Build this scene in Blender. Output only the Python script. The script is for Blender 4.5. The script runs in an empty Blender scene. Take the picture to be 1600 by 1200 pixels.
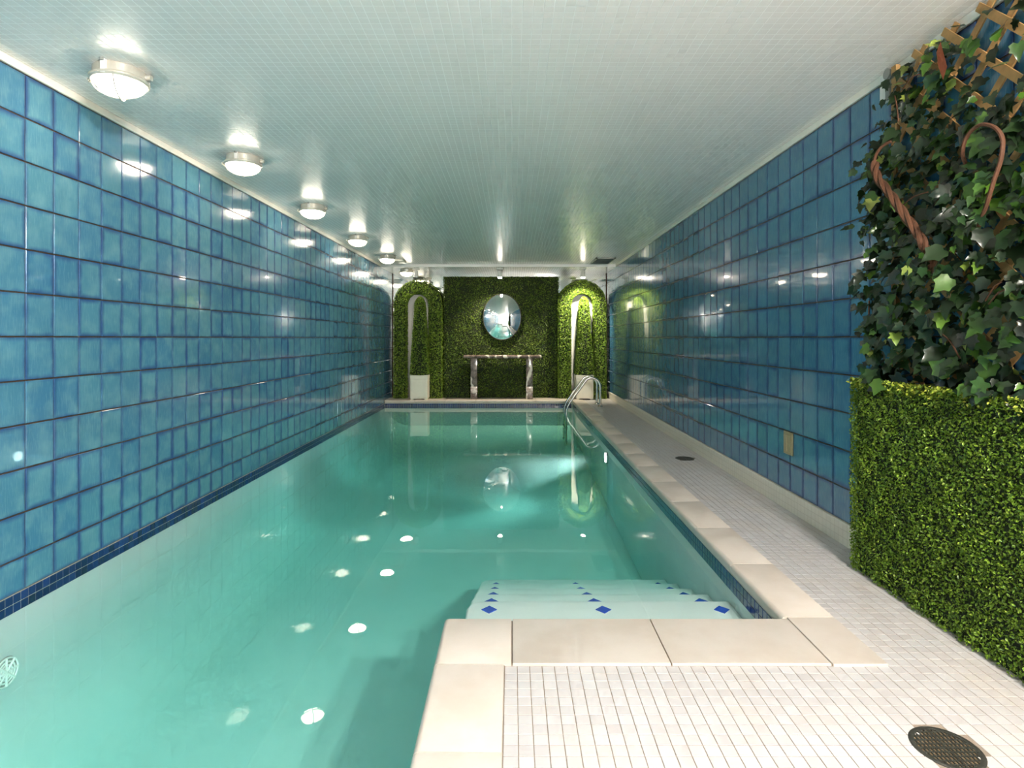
import bpy, bmesh, math, random
import numpy as np
from mathutils import Vector, Matrix

random.seed(7)
RNG = np.random.default_rng(11)
SC = bpy.context.scene
COL = SC.collection
PI = math.pi

# ------------------------------------------------------------------ camera
CAM_Z = 1.365
F = 900.0                       # focal length in pixels of the 1600 px frame
VX, VY = 800.0, 528.0           # vanishing point of the room's long axis
cam = bpy.data.cameras.new('camera')
cam.sensor_width = 36.0
cam.lens = F / 1600.0 * 36.0
cam.shift_x = 0.0
cam.shift_y = -(600.0 - VY) / 1600.0
cam.clip_start = 0.05
cam_o = bpy.data.objects.new('camera', cam)
cam_o.location = (0, 0, CAM_Z)
cam_o.rotation_euler = (PI / 2, 0, 0)
COL.objects.link(cam_o)
SC.camera = cam_o

# ------------------------------------------------------------------ world, exposure
world = bpy.data.worlds.new('world')
SC.world = world
world.use_nodes = True
world.node_tree.nodes['Background'].inputs[0].default_value = (0.0, 0.0, 0.0, 1)
SC.view_settings.view_transform = 'Standard'
SC.view_settings.look = 'None'
SC.view_settings.gamma = 1.0
SC.view_settings.exposure = 0.86
SC.view_settings.use_curve_mapping = False
SC.cycles.use_denoising = True
SC.cycles.max_bounces = 7
SC.cycles.diffuse_bounces = 4
SC.cycles.glossy_bounces = 4
SC.cycles.transmission_bounces = 2
SC.cycles.transparent_max_bounces = 10
SC.cycles.use_adaptive_sampling = True
SC.cycles.adaptive_threshold = 0.12
SC.cycles.adaptive_min_samples = 12
SC.cycles.volume_bounces = 1
SC.cycles.sample_clamp_indirect = 6.0
SC.cycles.blur_glossy = 0.6

LAMP_E = 19.0        # glass of the row of ceiling lamps
REAR_W = 40.0       # watts of each flood behind the camera
PLUME = 9.0
POOL_W = 15.0        # watts of each underwater lamp

# ------------------------------------------------------------------ main dimensions
XL, XR = -2.78, 2.20            # face of the tiles, left and right wall
ZC = 2.92                       # ceiling
ZW = -0.118                     # water
YF = 13.42                      # mirror wall at the far end
YB = -4.6                       # wall behind the camera
PX = 1.33                       # right pool wall
PY0, PY1 = -0.9, 12.56          # pool near / far wall
BX, BY = -0.29, 2.79            # deck block reaching into the pool (left face, far face)
ZFLOOR = -1.12

# ------------------------------------------------------------------ helpers
def prop(o, label=None, cat=None, group=None, kind=None):
    if label: o['label'] = label
    if cat: o['category'] = cat
    if group: o['group'] = group
    if kind: o['kind'] = kind
    return o

def empty(name, loc=(0, 0, 0), rz=0.0):
    o = bpy.data.objects.new(name, None)
    o.location = loc
    o.rotation_euler = (0, 0, rz)
    o.empty_display_size = 0.1
    COL.objects.link(o)
    return o

def link(name, me, parent=None):
    o = bpy.data.objects.new(name, me)
    COL.objects.link(o)
    if parent is not None:
        o.parent = parent
    return o

class MB:
    """collects shapes into one mesh"""
    def __init__(self):
        self.bm = bmesh.new()
        self.uv = self.bm.loops.layers.uv.new('UVMap')
    def box(self, x0, x1, y0, y1, z0, z1, bevel=0.0, seg=2):
        r = bmesh.ops.create_cube(self.bm, size=1.0)
        vs = r['verts']
        for v in vs:
            v.co = Vector((x0 + (v.co.x + .5) * (x1 - x0), y0 + (v.co.y + .5) * (y1 - y0), z0 + (v.co.z + .5) * (z1 - z0)))
        if bevel > 0:
            es = list({e for v in vs for e in v.link_edges})
            bmesh.ops.bevel(self.bm, geom=es, offset=bevel, segments=seg, affect='EDGES', profile=0.5)
        return self
    def cyl(self, c, r0, r1, h, n=24, axis='z', caps=True):
        m = Matrix.Translation(Vector(c))
        if axis == 'x': m = m @ Matrix.Rotation(PI / 2, 4, 'Y')
        if axis == 'y': m = m @ Matrix.Rotation(-PI / 2, 4, 'X')
        m = m @ Matrix.Translation((0, 0, h / 2))
        bmesh.ops.create_cone(self.bm, cap_ends=caps, segments=n, radius1=r0, radius2=r1, depth=h, matrix=m)
        return self
    def lathe(self, prof, n=32, c=(0, 0, 0), close=False):
        bm = self.bm
        rings = []
        for r, z in prof:
            if r < 1e-6:
                rings.append([bm.verts.new((c[0], c[1], c[2] + z))])
            else:
                rings.append([bm.verts.new((c[0] + r * math.cos(2 * PI * k / n), c[1] + r * math.sin(2 * PI * k / n), c[2] + z)) for k in range(n)])
        pairs = list(zip(rings[:-1], rings[1:]))
        if close: pairs.append((rings[-1], rings[0]))
        for a, b in pairs:
            for k in range(n):
                k2 = (k + 1) % n
                q = [a[k % len(a)], a[k2 % len(a)], b[k2 % len(b)], b[k % len(b)]]
                u = []
                for v in q:
                    if v not in u: u.append(v)
                if len(u) > 2:
                    try: bm.faces.new(u)
                    except ValueError: pass
        return self
    def tube(self, pts, r, n=8, caps=True, r1=None):
        bm = self.bm
        P = [Vector(p) for p in pts]
        rings = []
        t0 = (P[1] - P[0]).normalized()
        up = Vector((0, 0, 1)) if abs(t0.z) < .9 else Vector((1, 0, 0))
        nrm = (up - t0 * up.dot(t0)).normalized()
        for i, p in enumerate(P):
            t = (P[min(i + 1, len(P) - 1)] - P[max(i - 1, 0)]).normalized()
            nrm = (nrm - t * nrm.dot(t)).normalized()
            b = t.cross(nrm)
            rr = r if r1 is None else r + (r1 - r) * i / (len(P) - 1)
            rings.append([bm.verts.new(p + (nrm * math.cos(2 * PI * k / n) + b * math.sin(2 * PI * k / n)) * rr) for k in range(n)])
        for a, b in zip(rings[:-1], rings[1:]):
            for k in range(n):
                bm.faces.new((a[k], a[(k + 1) % n], b[(k + 1) % n], b[k]))
        if caps:
            bm.faces.new(rings[0][::-1]); bm.faces.new(rings[-1])
        return self
    def prism(self, poly, z0, z1):
        """vertical extrusion of a polygon in xy"""
        bm = self.bm
        a = [bm.verts.new((x, y, z0)) for x, y in poly]
        b = [bm.verts.new((x, y, z1)) for x, y in poly]
        bm.faces.new(a[::-1]); bm.faces.new(b)
        for k in range(len(poly)):
            k2 = (k + 1) % len(poly)
            bm.faces.new((a[k], a[k2], b[k2], b[k]))
        return self
    def mesh(self, name, mat, smooth=False, angle=40):
        bmesh.ops.recalc_face_normals(self.bm, faces=self.bm.faces)
        me = bpy.data.meshes.new(name)
        self.bm.to_mesh(me); self.bm.free()
        if mat: me.materials.append(mat)
        if smooth:
            me.shade_smooth()
            me.set_sharp_from_angle(angle=math.radians(angle))
        return me
    def obj(self, name, mat, parent=None, smooth=False, angle=40):
        return link(name, self.mesh(name, mat, smooth, angle), parent)

def raw_mesh(name, V, Fq, mat, UV=None, smooth=False):
    """quads from numpy arrays: V (n,3), Fq (m,k)"""
    me = bpy.data.meshes.new(name)
    m, k = Fq.shape
    me.vertices.add(len(V)); me.loops.add(m * k); me.polygons.add(m)
    me.vertices.foreach_set('co', np.ascontiguousarray(V, dtype=np.float32).ravel())
    me.loops.foreach_set('vertex_index', np.ascontiguousarray(Fq, dtype=np.int32).ravel())
    me.polygons.foreach_set('loop_start', np.arange(0, m * k, k, dtype=np.int32))
    me.polygons.foreach_set('loop_total', np.full(m, k, dtype=np.int32))
    if UV is not None:
        l = me.uv_layers.new(name='UVMap')
        l.data.foreach_set('uv', np.ascontiguousarray(UV, dtype=np.float32).ravel())
    me.update(calc_edges=True)
    me.validate()
    if mat: me.materials.append(mat)
    if smooth: me.shade_smooth()
    else: me.shade_flat()
    return me

def at(px, py, Y):
    """point seen at a pixel of the photograph, at depth Y"""
    return Vector(((px - VX) * Y / F, Y, CAM_Z + (VY - py) * Y / F))

# ------------------------------------------------------------------ node helper
class NT:
    def __init__(self, name):
        self.m = bpy.data.materials.new(name)
        self.m.use_nodes = True
        self.t = self.m.node_tree
        self.t.nodes.clear()
        self.out = self.t.nodes.new('ShaderNodeOutputMaterial')
    def n(self, kind, **kw):
        nd = self.t.nodes.new('ShaderNode' + kind)
        for k, v in kw.items():
            if k.startswith('i_'):
                nd.inputs[k[2:].replace('_', ' ')].default_value = v
            else:
                setattr(nd, k, v)
        return nd
    def l(self, a, b):
        self.t.links.new(a, b); return self
    def math(self, op, a, b=None, c=None, clamp=False):
        nd = self.t.nodes.new('ShaderNodeMath'); nd.operation = op; nd.use_clamp = clamp
        for i, x in enumerate((a, b, c)):
            if x is None: continue
            if isinstance(x, (int, float)): nd.inputs[i].default_value = x
            else: self.l(x, nd.inputs[i])
        return nd.outputs[0]
    def smooth(self, x, lo, hi, a=0.0, b=1.0):
        nd = self.t.nodes.new('ShaderNodeMapRange'); nd.interpolation_type = 'SMOOTHSTEP'
        self.l(x, nd.inputs['Value'])
        nd.inputs['From Min'].default_value = lo; nd.inputs['From Max'].default_value = hi
        nd.inputs['To Min'].default_value = a; nd.inputs['To Max'].default_value = b
        return nd.outputs['Result']
    def mix(self, fac, a, b):
        nd = self.t.nodes.new('ShaderNodeMix'); nd.data_type = 'RGBA'
        if isinstance(fac, (int, float)): nd.inputs['Factor'].default_value = fac
        else: self.l(fac, nd.inputs['Factor'])
        for i, x in ((6, a), (7, b)):
            if isinstance(x, (tuple, list)): nd.inputs[i].default_value = (*x[:3], 1)
            else: self.l(x, nd.inputs[i])
        return nd.outputs[2]
    def noise(self, vec, scale, detail=2.0, rough=0.5):
        nd = self.n('TexNoise'); nd.inputs['Scale'].default_value = scale
        nd.inputs['Detail'].default_value = detail; nd.inputs['Roughness'].default_value = rough
        if vec is not None: self.l(vec, nd.inputs['Vector'])
        return nd.outputs['Fac']
    def pos(self):
        return self.n('NewGeometry').outputs['Position']
    def sep(self, v):
        nd = self.n('SeparateXYZ'); self.l(v, nd.inputs[0]); return nd.outputs
    def comb(self, x, y, z):
        nd = self.n('CombineXYZ')
        for i, a in enumerate((x, y, z)):
            if isinstance(a, (int, float)): nd.inputs[i].default_value = a
            else: self.l(a, nd.inputs[i])
        return nd.outputs[0]
    def scale(self, v, s):
        nd = self.n('VectorMath', operation='MULTIPLY'); self.l(v, nd.inputs[0]); nd.inputs[1].default_value = s
        return nd.outputs[0]
    def white(self, v):
        nd = self.n('TexWhiteNoise'); nd.noise_dimensions = '3D'; self.l(v, nd.inputs['Vector']); return nd.outputs['Value']
    def bump(self, h, strength=0.2, dist=0.01):
        nd = self.n('Bump'); self.l(h, nd.inputs['Height'])
        nd.inputs['Strength'].default_value = strength; nd.inputs['Distance'].default_value = dist
        return nd.outputs['Normal']
    def bsdf(self, color=None, rough=0.5, metal=0.0, normal=None, spec=0.5, coat=0.0, coat_rough=0.05):
        b = self.n('BsdfPrincipled')
        if color is not None:
            if isinstance(color, (tuple, list)): b.inputs['Base Color'].default_value = (*color[:3], 1)
            else: self.l(color, b.inputs['Base Color'])
        if isinstance(rough, (int, float)): b.inputs['Roughness'].default_value = rough
        else: self.l(rough, b.inputs['Roughness'])
        b.inputs['Metallic'].default_value = metal
        b.inputs['Specular IOR Level'].default_value = spec
        b.inputs['Coat Weight'].default_value = coat
        b.inputs['Coat Roughness'].default_value = coat_rough
        if normal is not None: self.l(normal, b.inputs['Normal'])
        return b
    def done(self, shader, volume=None):
        self.l(shader if not hasattr(shader, 'outputs') else shader.outputs[0], self.out.inputs['Surface'])
        if volume is not None: self.l(volume, self.out.inputs['Volume'])
        return self.m

def simple(name, color, rough=0.5, metal=0.0, bump=0.0, bscale=40.0, var=0.06, spec=0.5):
    t = NT(name)
    p = t.pos()
    n = t.noise(p, bscale, 4)
    dark = tuple(c * (1 - var * 2) for c in color)
    lite = tuple(min(1, c * (1 + var)) for c in color)
    c = t.mix(n, dark, lite)
    nm = t.bump(n, bump, 0.005) if bump else None
    return t.done(t.bsdf(c, rough, metal, nm, spec))

# ------------------------------------------------------------------ materials
TP = 0.2030           # wall tile pitch along the wall
TH = 0.25             # wall tile row height
ZROW = 1.372          # one grout line's height
YCOL = {'L': 3.292, 'R': 3.745}

def glaze_material(name, ycol, greener):
    t = NT(name)
    p = t.pos(); s = t.sep(p)
    cy = t.math('FLOOR', t.math('DIVIDE', t.math('SUBTRACT', s[1], ycol), TP))
    cz = t.math('FLOOR', t.math('DIVIDE', t.math('SUBTRACT', s[2], ZROW), TH))
    cell = t.comb(cy, cz, 3.7)
    r = t.white(cell)
    r2 = t.white(t.comb(cz, cy, 9.1))
    uv = t.n('UVMap').outputs[0]
    u = t.sep(uv)
    # offset the blotches per tile so that they break at the joints
    vec = t.comb(t.math('ADD', s[1], t.math('MULTIPLY', r, 37.0)), s[2], t.math('MULTIPLY', r2, 19.0))
    big = t.noise(vec, 8.0, 2, 0.5)
    streak = t.noise(t.scale(vec, (150, 14, 40)), 1.0, 3, 0.6)
    fine = t.noise(vec, 45.0, 2, 0.6)
    du = t.math('MULTIPLY', t.math('MINIMUM', u[0], t.math('SUBTRACT', 1.0, u[0])), 0.95)
    dv = t.math('MINIMUM', u[1], t.math('SUBTRACT', 1.0, u[1]))
    d = t.math('MINIMUM', du, dv)
    d = t.math('ADD', d, t.math('MULTIPLY', t.math('SUBTRACT', big, 0.5), 0.14))
    d = t.math('ADD', d, t.math('MULTIPLY', t.math('SUBTRACT', r2, 0.5), 0.10))
    pool = t.smooth(d, -0.06, 0.125)
    c1 = t.mix(r, (0.050, 0.180, 0.305), (0.085, 0.245, 0.325) if greener else (0.060, 0.205, 0.335))
    c1 = t.mix(t.math('MULTIPLY', t.smooth(big, 0.35, 0.8), 0.6), c1, (0.15, 0.335, 0.395) if greener else (0.09, 0.27, 0.385))
    c1 = t.mix(t.math('MULTIPLY', t.smooth(streak, 0.45, 0.8), 0.30), c1, (0.24, 0.43, 0.47))
    c1 = t.mix(t.math('MULTIPLY', t.smooth(fine, 0.52, 0.75), 0.12), c1, (0.04, 0.17, 0.32))
    c = t.mix(pool, (0.028, 0.075, 0.21), c1)
    h = t.math('ADD', t.math('MULTIPLY', big, 1.0), t.math('MULTIPLY', streak, 0.06))
    nm = t.bump(h, 0.010, 0.012)
    b = t.bsdf(c, t.math('ADD', 0.10, t.math('MULTIPLY', fine, 0.10)), 0, nm, 0.5, 0.6, 0.03)
    return t.done(b)

def grid_lines(t, a, b, pitch, w):
    fa = t.math('FRACT', t.math('DIVIDE', a, pitch)); fb = t.math('FRACT', t.math('DIVIDE', b, pitch))
    da = t.math('ABSOLUTE', t.math('SUBTRACT', fa, 0.5)); db = t.math('ABSOLUTE', t.math('SUBTRACT', fb, 0.5))
    m = t.math('MAXIMUM', da, db)
    return t.smooth(m, 0.5 - w / pitch, 0.5 - 0.3 * w / pitch)      # 1 on the joint

def mosaic_surface(name, tile, joint, pitch, w, ax, rough, var=0.08, bstr=0.35):
    t = NT(name)
    s = t.sep(t.pos())
    a, b = s[ax[0]], s[ax[1]]
    g = grid_lines(t, a, b, pitch, w)
    r = t.white(t.comb(t.math('FLOOR', t.math('DIVIDE', a, pitch)), t.math('FLOOR', t.math('DIVIDE', b, pitch)), 1.3))
    c = t.mix(r, tuple(x * (1 - var) for x in tile), tile)
    c = t.mix(g, c, joint)
    nm = t.bump(t.math('SUBTRACT', 1.0, g), bstr, 0.002)
    return t.done(t.bsdf(c, t.math('ADD', rough, t.math('MULTIPLY', g, 0.4)), 0, nm))

M = {}
M['glaze_L'] = glaze_material('turquoise_glaze_left', YCOL['L'], True)
M['glaze_R'] = glaze_material('turquoise_glaze_right', YCOL['R'], False)
M['grout_dark'] = simple('brown_wall_grout', (0.085, 0.05, 0.03), 0.35, 0, 0.4, 120, 0.2)
M['ceiling'] = mosaic_surface('white_ceiling_mosaic', (0.93, 0.87, 0.84), (0.95, 0.91, 0.89), 0.05, 0.003, (0, 1), 0.24, 0.03, 0.25)
M['cove'] = mosaic_surface('cream_cove_base', (0.80, 0.74, 0.62), (0.66, 0.60, 0.49), 0.05, 0.003, (1, 2), 0.35, 0.06)
M['trim'] = simple('cream_ceiling_trim', (0.86, 0.81, 0.72), 0.4, 0, 0.05, 20, 0.03)
M['white_wall'] = simple('white_plaster_wall', (0.80, 0.78, 0.73), 0.7, 0, 0.05, 12, 0.03)

def deck_tile_material():
    t = NT('white_deck_mosaic')
    s = t.sep(t.pos())
    r = t.white(t.comb(t.math('FLOOR', t.math('DIVIDE', t.math('ADD', s[0], 0.03), 0.0515)), t.math('FLOOR', t.math('DIVIDE', t.math('SUBTRACT', s[1], 2.395), 0.0515)), 2.2))
    n = t.noise(t.pos(), 3.0, 3)
    c = t.mix(r, (0.455, 0.430, 0.425), (0.51, 0.492, 0.49))
    c = t.mix(t.math('MULTIPLY', t.smooth(n, 0.45, 0.75), 0.35), c, (0.52, 0.45, 0.38))
    nm = t.bump(t.noise(t.pos(), 90, 2), 0.05, 0.002)
    return t.done(t.bsdf(c, 0.34, 0, nm))
M['deck_tile'] = deck_tile_material()
M['deck_grout'] = simple('beige_deck_grout', (0.25, 0.20, 0.155), 0.8, 0, 0.3, 200, 0.12)

def coping_material():
    t = NT('cream_stone_coping')
    p = t.pos()
    n = t.noise(p, 3.2, 5, 0.6); f = t.noise(p, 60, 3, 0.6)
    c = t.mix(t.smooth(n, 0.35, 0.7), (0.545, 0.487, 0.43), (0.49, 0.425, 0.36))
    c = t.mix(t.math('MULTIPLY', t.smooth(f, 0.55, 0.8), 0.25), c, (0.48, 0.41, 0.33))
    nm = t.bump(t.math('ADD', n, t.math('MULTIPLY', f, 0.15)), 0.08, 0.01)
    return t.done(t.bsdf(c, 0.42, 0, nm))
M['coping'] = coping_material()

def plaster_material():
    t = NT('pale_pool_plaster')
    p = t.pos()
    n = t.noise(p, 1.3, 5, 0.6); f = t.noise(p, 14, 4, 0.6)
    c = t.mix(t.smooth(n, 0.3, 0.7), (0.62, 0.69, 0.665), (0.56, 0.655, 0.63))
    c = t.mix(t.math('MULTIPLY', t.smooth(f, 0.5, 0.8), 0.15), c, (0.48, 0.60, 0.575))
    return t.done(t.bsdf(c, 0.75, 0, t.bump(f, 0.1, 0.01)))
M['plaster'] = plaster_material()

def cobalt_material():
    t = NT('cobalt_waterline_glaze')
    oi = t.n('ObjectInfo').outputs['Random']; isl = t.n('NewGeometry').outputs['Random Per Island']
    r = t.math('FRACT', t.math('ADD', oi, isl))
    c = t.mix(r, (0.005, 0.016, 0.07), (0.015, 0.042, 0.17))
    return t.done(t.bsdf(c, 0.12, 0, t.bump(t.noise(t.pos(), 60, 2), 0.15, 0.004), 0.5, 0.4))
M['cobalt'] = cobalt_material()
M['cobalt_bright'] = simple('cobalt_diamond_glaze', (0.02, 0.07, 0.42), 0.2)
M['joint_light'] = simple('pale_waterline_grout', (0.45, 0.44, 0.38), 0.7)

def water_material():
    t = NT('clear_turquoise_water')
    p = t.pos()
    n1 = t.noise(t.scale(p, (1.0, 0.6, 1.0)), 3.0, 3, 0.5)
    nm = t.bump(n1, 0.035, 0.02)
    # thin clear surface: reflects more the flatter one looks at it (Schlick, F0 = 0.02), lets the rest through
    geo = t.n('NewGeometry')
    dt = t.n('VectorMath', operation='DOT_PRODUCT'); t.l(geo.outputs['Incoming'], dt.inputs[0]); t.l(geo.outputs['True Normal'], dt.inputs[1])
    c = t.math('ABSOLUTE', dt.outputs['Value'])
    fr = t.math('ADD', 0.02, t.math('MULTIPLY', 0.98, t.math('POWER', t.math('SUBTRACT', 1.0, c, clamp=True), 5.0)))
    gl = t.n('BsdfGlossy'); gl.inputs['Roughness'].default_value = 0.0; t.l(nm, gl.inputs['Normal'])
    tr = t.n('BsdfTransparent')
    g = t.n('MixShader'); t.l(fr, g.inputs[0]); t.l(tr.outputs[0], g.inputs[1]); t.l(gl.outputs[0], g.inputs[2])
    v = t.n('VolumeAbsorption'); v.inputs['Color'].default_value = (0.0, 0.88, 0.80, 1); v.inputs['Density'].default_value = 0.29
    return t.done(g, v.outputs[0])
M['water'] = water_material()

def leaf_material(name, cols, rough=0.42, trans=0.18, spec=0.4):
    t = NT(name)
    oi = t.n('ObjectInfo').outputs['Random']; geo = t.n('NewGeometry')
    r = t.math('FRACT', t.math('ADD', t.math('MULTIPLY', oi, 7.31), geo.outputs['Random Per Island']))
    cr = t.n('ValToRGB'); t.l(r, cr.inputs[0])
    el = cr.color_ramp.elements
    el[0].position = cols[0][0]; el[0].color = (*cols[0][1], 1)
    el[1].position = cols[-1][0]; el[1].color = (*cols[-1][1], 1)
    for pz, c in cols[1:-1]:
        e = el.new(pz); e.color = (*c, 1)
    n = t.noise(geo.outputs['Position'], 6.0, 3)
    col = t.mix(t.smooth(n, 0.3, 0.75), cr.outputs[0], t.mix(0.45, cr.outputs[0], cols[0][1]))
    b = t.bsdf(col, rough, 0, None, spec)
    tr = t.n('BsdfTranslucent'); t.l(col, tr.inputs['Color'])
    mx = t.n('MixShader'); mx.inputs[0].default_value = trans
    t.l(b.outputs[0], mx.inputs[1]); t.l(tr.outputs[0], mx.inputs[2])
    return t.done(mx)
M['boxwood'] = leaf_material('boxwood_leaf', [(0.0, (0.050, 0.105, 0.006)), (0.45, (0.13, 0.23, 0.014)), (0.85, (0.21, 0.34, 0.025)), (1.0, (0.34, 0.44, 0.05))])
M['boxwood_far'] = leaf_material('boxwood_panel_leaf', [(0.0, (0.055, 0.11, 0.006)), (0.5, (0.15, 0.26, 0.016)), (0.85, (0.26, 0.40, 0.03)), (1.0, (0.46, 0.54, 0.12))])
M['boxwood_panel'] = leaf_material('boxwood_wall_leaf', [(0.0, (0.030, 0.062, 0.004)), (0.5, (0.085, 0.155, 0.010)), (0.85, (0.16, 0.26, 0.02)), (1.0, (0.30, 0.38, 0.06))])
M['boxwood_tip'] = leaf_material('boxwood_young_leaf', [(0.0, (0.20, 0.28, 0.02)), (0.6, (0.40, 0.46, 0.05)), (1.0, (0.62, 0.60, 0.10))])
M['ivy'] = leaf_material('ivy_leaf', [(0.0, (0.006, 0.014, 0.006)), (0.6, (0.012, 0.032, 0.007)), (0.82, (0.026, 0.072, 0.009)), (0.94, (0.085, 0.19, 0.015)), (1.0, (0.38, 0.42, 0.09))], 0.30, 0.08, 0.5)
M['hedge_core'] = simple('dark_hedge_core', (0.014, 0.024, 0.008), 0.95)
M['cedar'] = simple('cedar_slat_wood', (0.44, 0.25, 0.09), 0.6, 0, 0.3, 50, 0.15)
M['vine'] = simple('brown_vine_bark', (0.085, 0.030, 0.010), 0.8, 0, 0.5, 90, 0.25)
M['bark_red'] = simple('terracotta_bark', (0.50, 0.17, 0.08), 0.75, 0, 0.5, 70, 0.12)
M['steel'] = simple('brushed_steel', (0.72, 0.70, 0.66), 0.18, 1.0, 0.02, 200, 0.03)
M['lamp_metal'] = simple('painted_lamp_metal', (0.62, 0.58, 0.50), 0.35, 0.3, 0.02, 80, 0.05)
M['white_plastic'] = simple('white_plastic', (0.82, 0.80, 0.76), 0.4)
M['grey_plastic'] = simple('grey_plastic', (0.26, 0.26, 0.24), 0.5)
M['planter'] = simple('cream_planter_paint', (0.84, 0.79, 0.66), 0.45, 0, 0.04, 15, 0.03)
M['iron'] = simple('cast_iron_grate', (0.05, 0.05, 0.042), 0.5, 0.4, 0.2, 150, 0.2)
M['pit'] = simple('dark_drain_pit', (0.16, 0.11, 0.06), 0.9)
M['vent_metal'] = simple('grey_vent_metal', (0.34, 0.35, 0.32), 0.5, 0.2)
M['brass'] = simple('tarnished_tan_plate', (0.46, 0.37, 0.21), 0.4, 0.2, 0.1, 60, 0.15)
M['grate_white'] = simple('white_pool_grate', (0.90, 0.92, 0.88), 0.5)
M['rim'] = simple('silver_mirror_rim', (0.10, 0.10, 0.10), 0.3, 0.5)

def mirror_material():
    t = NT('silvered_mirror')
    return t.done(t.bsdf((0.90, 0.92, 0.90), 0.012, 1.0))
M['mirror'] = mirror_material()

def marble_material():
    t = NT('brown_veined_marble')
    p = t.pos()
    n = t.noise(t.scale(p, (1, 1, 0.7)), 16, 6, 0.7)
    w = t.n('TexWave'); w.inputs['Scale'].default_value = 1.1; w.inputs['Distortion'].default_value = 14.0
    w.inputs['Detail'].default_value = 4; t.l(p, w.inputs['Vector'])
    c = t.mix(t.smooth(n, 0.3, 0.7), (0.06, 0.045, 0.04), (0.26, 0.20, 0.17))
    c = t.mix(t.smooth(w.outputs['Fac'], 0.82, 0.98), c, (0.70, 0.62, 0.54))
    return t.done(t.bsdf(c, 0.12))
M['marble'] = marble_material()

def marble_light():
    t = NT('pink_veined_marble')
    p = t.pos(); n = t.noise(p, 14, 6, 0.7)
    c = t.mix(t.smooth(n, 0.36, 0.62), (0.34, 0.22, 0.17), (0.82, 0.72, 0.68))
    return t.done(t.bsdf(c, 0.14))
M['marble_light'] = marble_light()

def glow(name, color, strength):
    t = NT(name)
    e = t.n('Emission'); e.inputs['Color'].default_value = (*color, 1); e.inputs['Strength'].default_value = strength
    return t.done(e)
M['lamp_glass'] = glow('lit_lamp_glass', (1.0, 0.88, 0.70), LAMP_E)
M['spot_glow'] = glow('lit_spot_lens', (1.0, 0.86, 0.72), 90.0)
M['pool_glow'] = glow('lit_underwater_lens', (0.92, 1.0, 1.0), 22.0)

# ------------------------------------------------------------------ tile pieces
def piece(name, w, h, th, ch, mat):
    """chamfered tile lying in xy, front face at z = th; 9 quads, no back"""
    a, b = w / 2, h / 2
    V = np.array([(-a, -b, 0), (a, -b, 0), (a, b, 0), (-a, b, 0),
                  (-a, -b, th - ch), (a, -b, th - ch), (a, b, th - ch), (-a, b, th - ch),
                  (-a + ch, -b + ch, th), (a - ch, -b + ch, th), (a - ch, b - ch, th), (-a + ch, b - ch, th)])
    Fq = [(8, 9, 10, 11)]
    for k in range(4):
        k2 = (k + 1) % 4
        Fq.append((4 + k, 4 + k2, 8 + k2, 8 + k)); Fq.append((k, k2, 4 + k2, 4 + k))
    Fq = np.array(Fq)
    UV = np.stack([(V[Fq][..., 0] + a) / w, (V[Fq][..., 1] + b) / h], -1)
    return V, Fq, UV

def piece_mesh(name, geo, mat):
    return raw_mesh(name, geo[0], geo[1], mat, geo[2])

def joined(name, items, mat, parent):
    """items: list of (geo, 4x4 matrix) -> one mesh"""
    Vs, Fs, Us, off = [], [], [], 0
    for g, m in items:
        A = np.array(m)
        Vs.append(g[0] @ A[:3, :3].T + A[:3, 3]); Fs.append(g[1] + off); Us.append(g[2]); off += len(g[0])
    me = raw_mesh(name, np.concatenate(Vs), np.concatenate(Fs), mat, np.concatenate(Us))
    return link(name, me, parent)

# orientation of a piece: columns are (u axis, v axis, outward normal)
def frame(u, v, n, loc):
    return Matrix(((u[0], v[0], n[0], loc[0]), (u[1], v[1], n[1], loc[1]), (u[2], v[2], n[2], loc[2]), (0, 0, 0, 1)))

def tiny_tilt(a=0.0035):
    return Matrix.Rotation(random.gauss(0, a), 4, 'X') @ Matrix.Rotation(random.gauss(0, a), 4, 'Y')

# ------------------------------------------------------------------ walls with glazed tiles
def struct(name, mb, mat, parent=None, smooth=False):
    o = mb.obj(name, mat, parent, smooth)
    if parent is None: prop(o, kind='structure')
    return o

ZT = ZROW + 6 * TH               # top of the tiles
def tiled_wall(side, xface, nx, zbot, ybot_individual):
    wall = struct('wall_' + side, MB().box(*( (xface - 0.22, xface - 0.007) if nx > 0 else (xface + 0.007, xface + 0.22)), YB, YF + .3, -2.7, ZC + 0.2), M['grout_dark'])
    mat = M['glaze_L'] if nx > 0 else M['glaze_R']
    yc = YCOL['L'] if nx > 0 else YCOL['R']
    g = 0.0085
    cache = {}
    rest = []
    u = (0, 1, 0) if nx < 0 else (0, -1, 0)
    k0 = int(math.floor((YB - yc) / TP)); k1 = int(math.ceil((YF - yc) / TP))
    for k in range(k0, k1):
        y0, y1 = max(yc + k * TP, YB), min(yc + (k + 1) * TP, YF)
        if y1 - y0 < 0.03: continue
        for r in range(-7, 6):
            z0, z1 = ZROW + r * TH, ZROW + (r + 1) * TH
            z0 = max(z0, zbot)
            if z1 - z0 < 0.02: continue
            key = (round(y1 - y0, 3), round(z1 - z0, 3))
            if key not in cache:
                geo = piece('t', y1 - y0 - g, z1 - z0 - g, 0.009, 0.0016, mat)
                cache[key] = [geo, None]
            m = frame(u, (0, 0, 1), (nx, 0, 0), (xface - nx * 0.009, (y0 + y1) / 2, (z0 + z1) / 2)) @ tiny_tilt(0.0016)
            near = ybot_individual[0] <= (y0 + y1) / 2 <= ybot_individual[1]
            if near:
                if cache[key][1] is None: cache[key][1] = piece_mesh('glazed_tile', cache[key][0], mat)
                o = link('glazed_tile', cache[key][1], wall); o.matrix_world = m
            else:
                rest.append((cache[key][0], m))
    prop(joined('distant_glazed_tiles', rest, mat, wall), kind='stuff')
    return wall
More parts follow.
